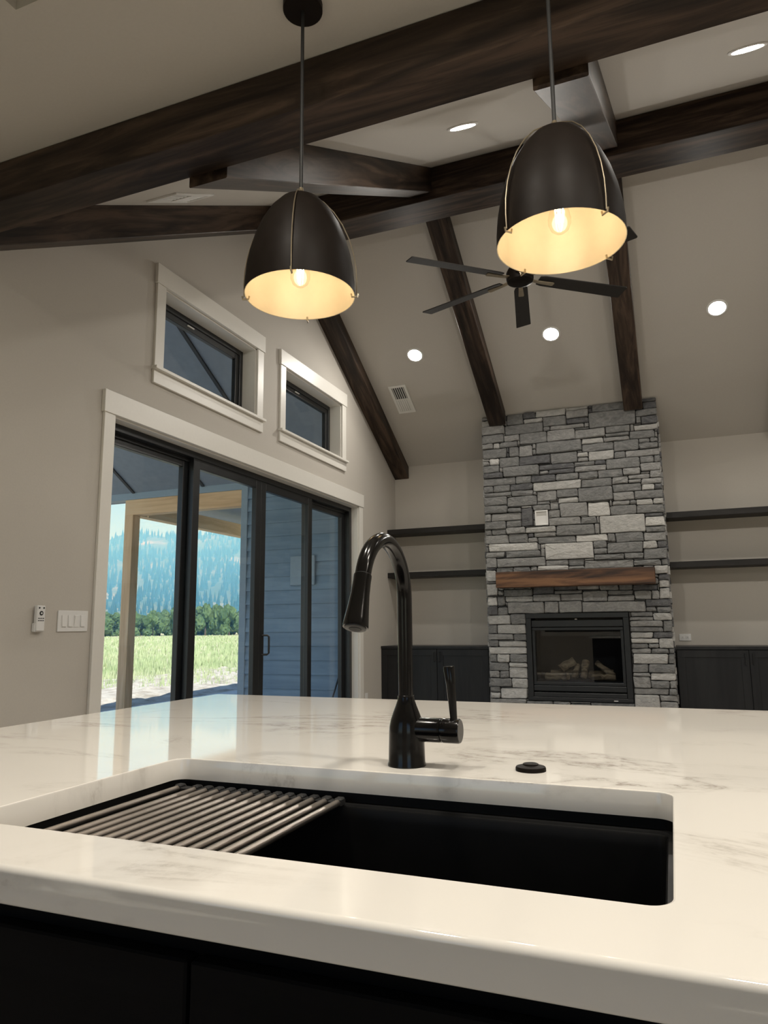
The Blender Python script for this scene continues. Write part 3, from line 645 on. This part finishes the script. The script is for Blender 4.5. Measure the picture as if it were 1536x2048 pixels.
for (ox, oy, sc), txt in ((A_, TR_A), (B_, TR_B)):
    for q in txt.split():
        x0, y0, x1, y1, tn = map(int, q.split(','))
        p, q2 = atY(ox+x0/sc, oy+y0/sc, YS), atY(ox+x1/sc, oy+y1/sc, YS)
        i0, i1, j0, j1 = cells(p.x, q2.x, q2.z, p.z)
        while i1-i0 >= 2 and j1-j0 >= 2:
            if free(i0, i1, j0, j1): put(i0, i1, j0, j1, tn); break
            occ = lambda aa, bb, cc, dd: sum(grid[j][i] != -1 for j in range(cc, dd) for i in range(aa, bb))/((bb-aa)*(dd-cc))
            side = max((occ(i0, i0+1, j0, j1), 0), (occ(i1-1, i1, j0, j1), 1), (occ(i0, i1, j0, j0+1), 2), (occ(i0, i1, j1-1, j1), 3))[1]
            if side == 0: i0 += 1
            elif side == 1: i1 -= 1
            elif side == 2: j0 += 1
            else: j1 -= 1
def grow(rounds):
    for _ in range(rounds):
        for k, r in enumerate(rects):
            i0, i1, j0, j1, tn = r
            if j1 < GH and free(i0, i1, j1, j1+1):
                for i in range(i0, i1): grid[j1][i] = k
                r[3] += 1
            if j0 > 0 and free(i0, i1, j0-1, j0):
                for i in range(i0, i1): grid[j0-1][i] = k
                r[2] -= 1
            i0, i1, j0, j1, tn = r
            if i0 > 0 and free(i0-1, i0, j0, j1):
                for j in range(j0, j1): grid[j][i0-1] = k
                r[0] -= 1
            if i1 < GW and free(i1, i1+1, j0, j1):
                for j in range(j0, j1): grid[j][i1] = k
                r[1] += 1
grow(2)
for j in range(GH):
    for i in range(GW):
        if grid[j][i] != -1: continue
        mw, mh = R.randint(9, 22), R.choice((4, 5, 5, 6, 7))
        w = 1
        while w < mw and i+w < GW and grid[j][i+w] == -1: w += 1
        hh = 1
        while hh < mh and j+hh < GH and free(i, i+w, j+hh, j+hh+1): hh += 1
        put(i, i+w, j, j+hh, R.choice((0, 1, 1, 1, 2, 2, 3)))
grow(2)
def stone_bm(bm, x0, x1, z0, z1, proud, rnd):
    j = min(.006, (z1-z0)*.12); gp = .0035
    x0 += gp; x1 -= gp; z0 += gp; z1 -= gp
    w, h = x1-x0, z1-z0; c = min(.012, h*.28, w*.2)
    U = lambda s: rnd.uniform(-s, s)
    kl, kr = U(min(.010, w*.1)), U(min(.010, w*.1)); sl = U(min(.004, h*.07))
    out = [(x0+c*rnd.random(), z0), (x0+w*.35+U(w*.1), z0+U(j)*.6), (x0+w*.68+U(w*.1), z0+U(j)*.6), (x1-c*rnd.random(), z0), (x1, z0+c), (x1+U(j)*.4, z1-c*rnd.random()-c*.3),
           (x1-c, z1), (x0+w*.66+U(w*.1), z1+U(j)*.6), (x0+w*.33+U(w*.1), z1+U(j)*.6), (x0+c*rnd.random(), z1), (x0+U(j)*.4, z1-c), (x0, z0+c*rnd.random()+c*.3)]
    out = [(x+(kl if x < x0+w*.5 else kr)*((z-z0)/h-.5)*(abs(2*(x-x0)/w-1)), z+sl*((x-x0)/w-.5)) for x, z in out]
    yf = YS - proud; cx, czz = (x0+x1)/2, (z0+z1)/2
    Bk = [bm.verts.new((x, YS+.03, z)) for x, z in out]
    S1 = [bm.verts.new((x, yf+.009+U(.004), z)) for x, z in out]
    f = .007
    S2 = [bm.verts.new((x+(cx-x)*min(.8, f/max(.01, w/2)), yf+U(.004), z+(czz-z)*min(.6, f/max(.008, h/2)))) for x, z in out]
    n = 12
    for P, Q in ((Bk, S1), (S1, S2)):
        for i in range(n): bm.faces.new((P[i], P[(i+1) % n], Q[(i+1) % n], Q[i]))
    m1 = bm.verts.new((x0+w*.3, yf-rnd.uniform(.001, .006), czz+U(h*.15))); m2 = bm.verts.new((x0+w*.7, yf-rnd.uniform(.001, .006), czz+U(h*.15)))
    for i in range(n):
        a_, b_ = S2[i], S2[(i+1) % n]
        ma = m1 if i in (0, 8, 9, 10, 11) else m2
        if i in (1, 7):
            ma = m1 if i == 7 else m1
            bm.faces.new((a_, b_, m2)) if i == 1 else bm.faces.new((a_, b_, m1))
        else: bm.faces.new((a_, b_, ma))
    bm.faces.new((S2[1], m2, m1)); bm.faces.new((S2[7], m1, m2))
    bmesh.ops.recalc_face_normals(bm, faces=bm.faces)
order = sorted(range(len(rects)), key=lambda k: -((rects[k][1]-rects[k][0])*(rects[k][3]-rects[k][2])*(1 if rects[k][2]*g_ > .3 else .05)))
rest = {t: bmesh.new() for t in range(5)}
for n_, k in enumerate(order):
    i0, i1, j0, j1, tn = rects[k]; args = (CX0+i0*g_, CX0+i1*g_, j0*g_, j1*g_, R.uniform(.0, .022), R)
    if n_ < 299:
        bm = bmesh.new(); stone_bm(bm, *args); obj('stone', bm, STONE[tn], chim)
    else: stone_bm(rest[tn], *args)
for sgn, xs_ in ((-1, CX0), (1, CX1)):                     # stones returning along both sides, and the cut top course
    z = 0.0
    while z < chim_top(YF)+.3:
        h = R.choice((.05, .06, .075, .09)); y = YS+.02
        while y < YF-.03:
            l = min(R.uniform(.12, .32), YF-.021-y); t = R.randint(0, 3)
            zt_ = min(z+h, chim_top(y+l))
            if zt_-z > .02: addbox(rest[t], min(xs_-sgn*.02, xs_+sgn*R.uniform(.002, .016)), max(xs_-sgn*.02, xs_+sgn*R.uniform(.002, .016)), y+.003, y+l-.003, z+.003, zt_-.003, .003)
            y += l
        z += h
for t, bm in rest.items():
    if bm.verts: obj('small_stones', bm, STONE[t], chim, 'stuff')
    else: bm.free()
# cable box in the stone
cb = empty('cable_box', ((SOCK[0].x+SOCK[1].x)/2, YS, SOCK[1].z), 'white recessed media box framed in the chimney stone', 'outlet')
x0, x1, z0, z1 = SOCK[0].x, SOCK[1].x, SOCK[1].z, SOCK[0].z
bm = bmesh.new(); f = .014
for q in ((x0, x1, z0, z0+f), (x0, x1, z1-f, z1), (x0, x0+f, z0+f, z1-f), (x1-f, x1, z0+f, z1-f)): addbox(bm, q[0], q[1], YS-.02, YS+.022, q[2], q[3], .002)
obj('frame', bm, plast, cb)
box('back_plate', x0+f, x1-f, YS+.004, YS+.02, z0+f, z1-f, plast, cb)
# mantel
mz0, mz1 = 1.515, 1.668
p0, p1 = atY(991, 1146, 7.50), atY(1309, 1131, 7.50)
tag(box('mantel_beam', p0.x, p1.x, 7.50, YS-.022, (atY(993, 1176, 7.5).z+atY(1312, 1166, 7.5).z)/2, (p0.z+p1.z)/2, mantelw, None, .005), 'warm brown knotty wood mantel beam on the stone chimney', 'mantel')
# gas insert
ins = empty('gas_fireplace', ((BX0+BX1)/2, YS, BZ0), 'black glass-fronted gas fireplace insert with ceramic logs', 'fireplace insert')
def ring(nm, x0, x1, z0, z1, w, y0, y1, mat, wt=None, wb=None):
    bm = bmesh.new(); wt = wt or w; wb = wb or w
    for q in ((x0, x1, z0, z0+wb), (x0, x1, z1-wt, z1), (x0, x0+w, z0+wb, z1-wt), (x1-w, x1, z0+wb, z1-wt)): addbox(bm, q[0], q[1], y0, y1, q[2], q[3], .003)
    return obj(nm, bm, mat, ins)
ring('outer_surround', BX0+.003, BX1-.003, BZ0+.003, BZ1-.003, .055, YS-.015, YS+.05, blackf, .05, .035)
box('upper_louver', BX0+.06, BX1-.06, YS+.0, YS+.03, BZ1-.145, BZ1-.075, blackf, ins, .004)
box('lower_louver', BX0+.06, BX1-.06, YS-.005, YS+.03, BZ0+.1, BZ0+.155, blackf, ins, .004)
box('lower_trim', BX0+.06, BX1-.06, YS-.01, YS+.03, BZ0+.04, BZ0+.085, blackf, ins, .004)
ring('glass_frame', BX0+.062, BX1-.062, BZ0+.16, BZ1-.15, .03, YS+.0, YS+.04, blackf)
box('glass_front', BX0+.09, BX1-.09, YS+.022, YS+.028, BZ0+.188, BZ1-.178, fireglass, ins)
bm = bmesh.new(); y1 = YS+.42
addbox(bm, BX0+.07, BX1-.07, y1, y1+.01, BZ0+.1, BZ1-.1); addbox(bm, BX0+.06, BX0+.07, YS+.05, y1, BZ0+.1, BZ1-.1); addbox(bm, BX1-.07, BX1-.06, YS+.05, y1, BZ0+.1, BZ1-.1)
addbox(bm, BX0+.06, BX1-.06, YS+.05, y1, BZ0+.09, BZ0+.2); addbox(bm, BX0+.06, BX1-.06, YS+.05, y1, BZ1-.11, BZ1-.1)
obj('firebox', bm, blackbox, ins)
zl = BZ0+.2
def logo(a, b, r):
    a, b = Vector(a), Vector(b); pts = [a.lerp(b, t/6) + Vector((R.uniform(-1, 1), R.uniform(-1, 1), R.uniform(-1, 1)))*r*.15 for t in range(7)]
    obj('log', sweep(bmesh.new(), pts, [r*R.uniform(.82, 1.1) for _ in pts], 9), logm, ins, smooth=True)
bxm = (BX0+BX1)/2; yl = YS+.2
logo((BX0+.17, yl-.05, zl+.04), (BX0+.40, yl-.08, zl+.04), .042); logo((BX0+.2, yl+.06, zl+.05), (bxm-.05, yl+.06, zl+.06), .05)
logo((BX0+.32, yl, zl+.12), (bxm-.06, yl-.02, zl+.2), .045); logo((bxm-.07, yl-.05, zl+.02), (bxm-.03, yl+.03, zl+.16), .03)
logo((bxm+.03, yl-.07, zl+.03), (bxm+.06, yl+.0, zl+.2), .036); logo((bxm+.07, yl+.06, zl+.05), (BX1-.2, yl+.06, zl+.06), .05)
logo((bxm+.17, yl-.02, zl+.18), (bxm+.33, yl-.06, zl+.05), .032); logo((bxm+.12, yl-.08, zl+.035), (BX1-.17, yl-.07, zl+.04), .036)
box('maker_badge', BX1-.19, BX1-.15, YS-.0165, YS-.015, BZ0+.012, BZ0+.02, plast, ins); box('latch', bxm-.012, bxm+.012, YS-.004, YS+.0, BZ1-.072, BZ1-.062, steel, ins)

# ------------------------------------------------------------------ shelves and base cabinets
for side, xa, xb in (('between window wall and chimney', XL, CX0-.015), ('past the chimney, away from the windows', CX1+.017, 2.6)):
    for lev, zt_ in (('upper', 2.29), ('lower', 1.766)):
        tag(box('floating_shelf', xa, xb, 8.01, YF, zt_-.063, zt_, shelfm, None, .003), f'{lev} black floating shelf {side}', 'shelf', 'floating shelves')
def cabinet(x0, x1, gap, label):
    y0, z1 = 7.777, .905
    c = empty('base_cabinet', ((x0+x1)/2, (y0+YF)/2, 0), label, 'cabinet', 'base cabinets')
    box('body', x0, x1, y0+.02, YF-.021, .09, z1-.03, cabm, c); box('plinth', x0, x1, y0+.07, YF-.021, 0, .09, cabm, c)
    box('cabinet_top', x0, x1, y0-.005, YF-.021, z1-.03, z1, cabm, c, .002)
    for a, b, hx in ((x0+.004, gap-.003, gap-.034), (gap+.003, x1-.004, gap+.034)):
        d_ = obj('door', frame(bmesh.new(), 0, 0, 0, 0, 0, 0, 0, 0, 0), cabm, c) if False else None
        bm = bmesh.new(); w = .07
        for q in ((a, b, .1, .1+w), (a, b, z1-.035-w, z1-.035), (a, a+w, .1+w, z1-.035-w), (b-w, b, .1+w, z1-.035-w)): addbox(bm, q[0], q[1], y0, y0+.02, q[2], q[3], .0015)
        addbox(bm, a+w, b-w, y0+.009, y0+.02, .1+w, z1-.035-w)
        d_ = obj('door', bm, cabm, c)
        obj('bar_pull', sweep(bmesh.new(), [(hx, y0, .735), (hx, y0-.03, .735), (hx, y0-.03, .838), (hx, y0, .838)], .006, 8), blackf, d_, smooth=True)
gl_ = atY(874, 1330, 7.777).x; gr_ = atY(1500, 1330, 7.777).x
cabinet(XL, CX0-.02, gl_, 'black base cabinet between window wall and stone chimney')
cabinet(CX1+.02, 2*gr_-CX1-.02, gr_, 'black base cabinet with door pulls just past the chimney')
cabinet(2*gr_-CX1-.015, 2.6, (2*gr_+2.6)/2, 'black base cabinet farthest from the chimney')

# ------------------------------------------------------------------ porch
box('porch_floor', -7.7, XL-.2, -1, 13, -.15, -.03, concrete, kind='structure')
WY, WX = 7.45, -4.86
wing = box('wall_wing', WX+.02, XL-.21, WY+.02, 10.5, -.1, 3.6, sidetrim, kind='structure')
z = -.06
while z < 2.93:                                            # lap siding, board by board
    bm = bmesh.new(); zt_ = min(z+.168, 2.96); prism(bm, [(WY+.018, z), (WY-.016, z), (WY+.008, zt_), (WY+.018, zt_)], 'x', WX+.09, XL-.2)
    obj('lap_board', bm, sidingm, wing); z += .1626
box('corner_board', WX, WX+.09, WY-.022, WY+.02, -.1, 2.9, sidetrim, wing, .003)
z = -.06
while z < 2.9:
    bm = bmesh.new(); prism(bm, [(WX+.018, z), (WX-.003, z), (WX+.012, z+.168), (WX+.018, z+.168)], 'y', WY+.08, 10.5); obj('lap_board', bm, sidingm, wing); z += .1626
pa, pb_ = atY(584, 1113, WY), atY(632, 1170, WY)
tag(box('mounting_block', pa.x, pb_.x, WY-.045, WY-.018, pb_.z, pa.z, sidetrim, None, .006), 'blue-grey light mounting block on the lap siding', 'block')
a, b = atY(666, 1392, WY-.15), atY(679, 1350, WY-.03)
dv = (b-a)/(b.z-a.z); base = a + dv*(-.025-a.z)
base.y = WY-.35
tip = Vector((b.x, WY-.035, b.z))
tag(obj('leaning_pole', sweep(bmesh.new(), [base, tip], .009, 8), batten), 'thin dark pole leaning on the lap siding', 'pole')
PXC = -6.64
tag(box('porch_beam', PXC+.09-.16, WX, 7.47, 7.61, 2.63, 2.835, pine_x, None, .004), 'pale pine beam spanning porch post to house corner', 'beam')
tag(box('porch_beam', PXC-.07, PXC+.07, 7.61, 13, 2.63, 2.835, pine_y, None, .004), 'pale pine beam running out from porch post along the wing', 'beam')
tag(box('porch_post', PXC-.07, PXC+.07, 7.47, 7.61, -.03, 2.63, pine_z, None, .004), 'square pale pine post carrying the porch beams', 'post')
tag(box('fascia_board', -7.3, WX, 7.455, 7.60, 2.835, 2.925, sidetrim, None, .003), 'blue-grey trim board on top of the porch beam', 'trim')
PB = 2.925 + S*7.45; PYR = 5.22; PZR = PB - S*PYR; T2 = .1
rf = empty('porch_roof', (-5.2, PYR, 2.925), 'slate grey gable porch ceiling with dark seams outside the door', None, None, 'structure')
bm = bmesh.new(); prism(bm, [(PYR, PZR), (7.62, PB-S*7.62), (7.62, PB-S*7.62+T2), (PYR, PZR+T2)], 'x', -7.4, XL-.2); obj('soffit_slope', bm, soffit, rf)
bm = bmesh.new(); prism(bm, [(2.82, PB-S*7.62), (PYR, PZR), (PYR, PZR+T2), (2.82, PB-S*7.62+T2)], 'x', -7.4, XL-.2); obj('soffit_slope', bm, soffit, rf)
for x in (-6.554, -5.445, -4.336):
    bm = bmesh.new(); prism(bm, [(PYR+.02, PZR-S*.02-.02), (7.44, PB-S*7.44-.02), (7.44, PB-S*7.44), (PYR+.02, PZR-S*.02)], 'x', x-.02, x+.02); obj('seam_batten', bm, batten, rf)
    bm = bmesh.new(); prism(bm, [(2.9, PB-S*7.54-.02), (PYR-.02, PZR-S*.02-.02), (PYR-.02, PZR-S*.02), (2.9, PB-S*7.54)], 'x', x-.02, x+.02); obj('seam_batten', bm, batten, rf)
box('ridge_trim', -7.4, XL-.2, PYR-.05, PYR+.05, PZR-.05, PZR-.0, batten, rf)
box('porch_soffit', -7.3, WX-.002, 7.615, 13, 2.95, 3.0, soffit, kind='structure')
tag(box('porch_beam', PXC-.07, XL-.21, 2.83, 2.97, 2.63, 2.835, pine_x, None, .004), 'pale pine porch beam at the kitchen end', 'beam')
tag(box('porch_post', PXC-.07, PXC+.07, 2.83, 2.97, -.03, 2.63, pine_z, None, .004), 'square pale pine porch post at the kitchen end', 'post')

# ------------------------------------------------------------------ landscape
def polar(az_deg, r, z=0): a = math.radians(az_deg); return Vector((math.sin(a)*r, math.cos(a)*r, z))
ZG = -.35
bm = bmesh.new()
addbox(bm, -700, 40, -120, 700, ZG-.5, ZG)
obj('meadow', bm, field_m, kind='structure')
bm = bmesh.new(); n = 90                                                     # rough strip of dirt by the porch
vv = [[bm.verts.new((-14.5+7.2*i/40, -2+26*j/n, ZG+.01+(.09*noise.noise(Vector((i*.5, j*.5, 3)))+.12 if 0 < i < 40 and 0 < j < n else -.03)+(.12*i/40))) for i in range(41)] for j in range(n+1)]
for j in range(n):
    for i in range(40): bm.faces.new((vv[j][i], vv[j][i+1], vv[j+1][i+1], vv[j+1][i]))
tag(obj('dirt_bank', bm, dirt_m), 'rough pale dirt strip between the porch and meadow', 'dirt', kind='stuff')
def tuft(bm, p, h, w, rnd):
    for k in range(3):
        a = rnd.uniform(0, 6.28); dx, dy = math.cos(a)*w, math.sin(a)*w; l = rnd.uniform(-.5, .5)*h
        bm.faces.new((bm.verts.new((p.x-dx, p.y-dy, p.z)), bm.verts.new((p.x+dx, p.y+dy, p.z)), bm.verts.new((p.x+l*dx/w*.6, p.y+l*dy/w*.6, p.z+h))))
bm = bmesh.new()
for _ in range(26000):
    r = 17*math.exp(R.random()*2.1); az_ = R.uniform(-62, -14); tuft(bm, polar(az_, r, ZG-.02), R.uniform(.12, .38), R.uniform(.012, .03)*(1+r/40), R)
tag(obj('meadow_grass', bm, grass_m), 'pale green meadow grass beyond the porch', 'grass', kind='stuff')
def crown(seed):
    rnd = random.Random(seed); bm = bmesh.new()
    for k in range(13):
        c = Vector((rnd.uniform(-.42, .42), rnd.uniform(-.42, .42), rnd.uniform(.08, .84))); r = rnd.uniform(.18, .30)
        g2 = bmesh.ops.create_icosphere(bm, subdivisions=3, radius=r)
        for v in g2['verts']:
            v.co *= 1+.3*noise.noise(v.co*14+Vector((seed, k, 0)))+.28*noise.noise(v.co*38+Vector((k, seed, 4))); v.co += c
    me = bpy.data.meshes.new('crown'); bm.to_mesh(me); bm.free(); me.materials.append(leaf_m); return me
crowns = [crown(s) for s in range(4)]
bm = sweep(bmesh.new(), [(0, 0, -.02), (.01, 0, .25), (0, .02, .5)], [.045, .035, .02], 7); trunk = bpy.data.meshes.new('trunk'); bm.to_mesh(trunk); bm.free(); trunk.materials.append(trunk_m)
for i in range(92):
    r = 150+8*(i % 4)+R.uniform(-1, 1); az_ = -58 + 42*(i+.5)/92 + R.uniform(-.15, .15); h = R.uniform(3.4, 5.2)*(1 if az_ < -38 else 1.2)
    t = empty('broadleaf_tree', polar(az_, r, ZG), 'round green broadleaf tree along the far edge of the meadow', 'tree', 'trees along the meadow edge')
    t.scale = (3.9, 3.9, h); t.rotation_euler = (0, 0, R.uniform(0, 6.28))
    for nm, me in (('crown', crowns[i % 4]), ('trunk', trunk)):
        o_ = bpy.data.objects.new(nm, me); COL.objects.link(o_); o_.parent = t
def crest(az_): 
    return .128 + .006*math.sin((az_+36)*.22) - .0022*max(0, -40.5-az_)**1.15 - .0006*max(0, az_+33)**1.3 + .0025*noise.noise(Vector((az_*.7, 1.3, 0)))
R0, R1 = 420.0, 2300.0
def hill(az_, u):
    r = R0+(R1-R0)*u
    e = crest(az_)*min(1, u**.85*1.0) if u < 1 else crest(az_)*(1-(u-1)*.8)
    zz = 1.13 + r*e + 26*u*noise.noise(Vector((az_*.35, u*7, 5))) + 9*u*noise.noise(Vector((az_*1.3, u*20, 9)))*(1 if u < .95 else .3)
    return polar(az_, r, max(zz, ZG) if u > .02 else ZG-2)
bm = bmesh.new(); na, nu = 110, 60
vv = [[bm.verts.new(hill(-80+72*i/na, 1.15*j/nu)) for i in range(na+1)] for j in range(nu+1)]
for j in range(nu):
    for i in range(na): bm.faces.new((vv[j][i], vv[j][i+1], vv[j+1][i+1], vv[j+1][i]))
obj('mountain', bm, mount_m, kind='structure', smooth=True)
def cone_tree(bm, p, h, rnd):
    for z0, z1, rr in ((.0, .62, .17), (.34, 1.0, .12)):
        ring_ = [bm.verts.new((p.x+h*rr*math.cos(6.2832*(k+rnd.random()*.5)/5), p.y+h*rr*math.sin(6.2832*(k+rnd.random()*.5)/5), p.z+h*z0)) for k in range(5)]
        top = bm.verts.new((p.x, p.y, p.z+h*z1))
        for k in range(5): bm.faces.new((ring_[k], ring_[(k+1) % 5], top))
forest = bmesh.new(); spots = []; taken = set()
for _ in range(34000):
    az_ = R.uniform(-60, -17); u = R.random()**.8*.98+.015; p = hill(az_, u)
    bare = noise.noise(Vector((az_*.45, u*5, 17)))
    if bare > .30: continue
    key = (int(p.x//9), int(p.y//9))
    if any((key[0]+a, key[1]+b) in taken for a in (-1, 0, 1) for b in (-1, 0, 1)): continue
    taken.add(key)
    spots.append((p, R.uniform(14, 26)*(.55+.45*min(1, u*2)), u, az_))
spots.sort(key=lambda s: (0 if -47 < s[3] < -29 else 1, s[2]))
pine = [bmesh.new() for _ in range(3)]; pm = []
for k, b_ in enumerate(pine):
    cone_tree(b_, Vector(), 1.0, random.Random(k)); me = bpy.data.meshes.new('conifer'); b_.to_mesh(me); b_.free(); me.materials.append(conifer_m); pm.append(me)
for i, (p, h, u, az_) in enumerate(spots):
    if i < 290:
        o_ = bpy.data.objects.new('conifer_tree', pm[i % 3]); COL.objects.link(o_); o_.location = p; o_.scale = (h, h, h); o_.rotation_euler = (0, 0, i)
        tag(o_, 'dark conifer standing at the foot of the mountain', 'tree', 'conifers at the mountain foot')
    else: cone_tree(forest, p, h, R)
tag(obj('conifer_forest', forest, conifer_m), 'dense conifer forest covering the mountainside', 'forest', kind='stuff')
# blue summer haze in the valley
m = bpy.data.materials.new('valley_haze'); m.use_nodes = True; t = m.node_tree; t.nodes.clear()
vo = N(t, 'VolumeScatter', Density=.0014, Anisotropy=-.2); vo.inputs['Color'].default_value = (.13, .48, 1, 1); oo = t.nodes.new('ShaderNodeOutputMaterial'); t.links.new(vo.outputs[0], oo.inputs['Volume'])
bm = bmesh.new(); P = [polar(-82, 130), polar(-6, 130), polar(-6, 2500), polar(-44, 2700), polar(-82, 2500)]
prism(bm, [(p.x, p.y) for p in P], 'z', ZG-4, 245)
tag(obj('valley_haze', bm, m), 'blue summer haze in front of the mountain', 'haze', kind='stuff')
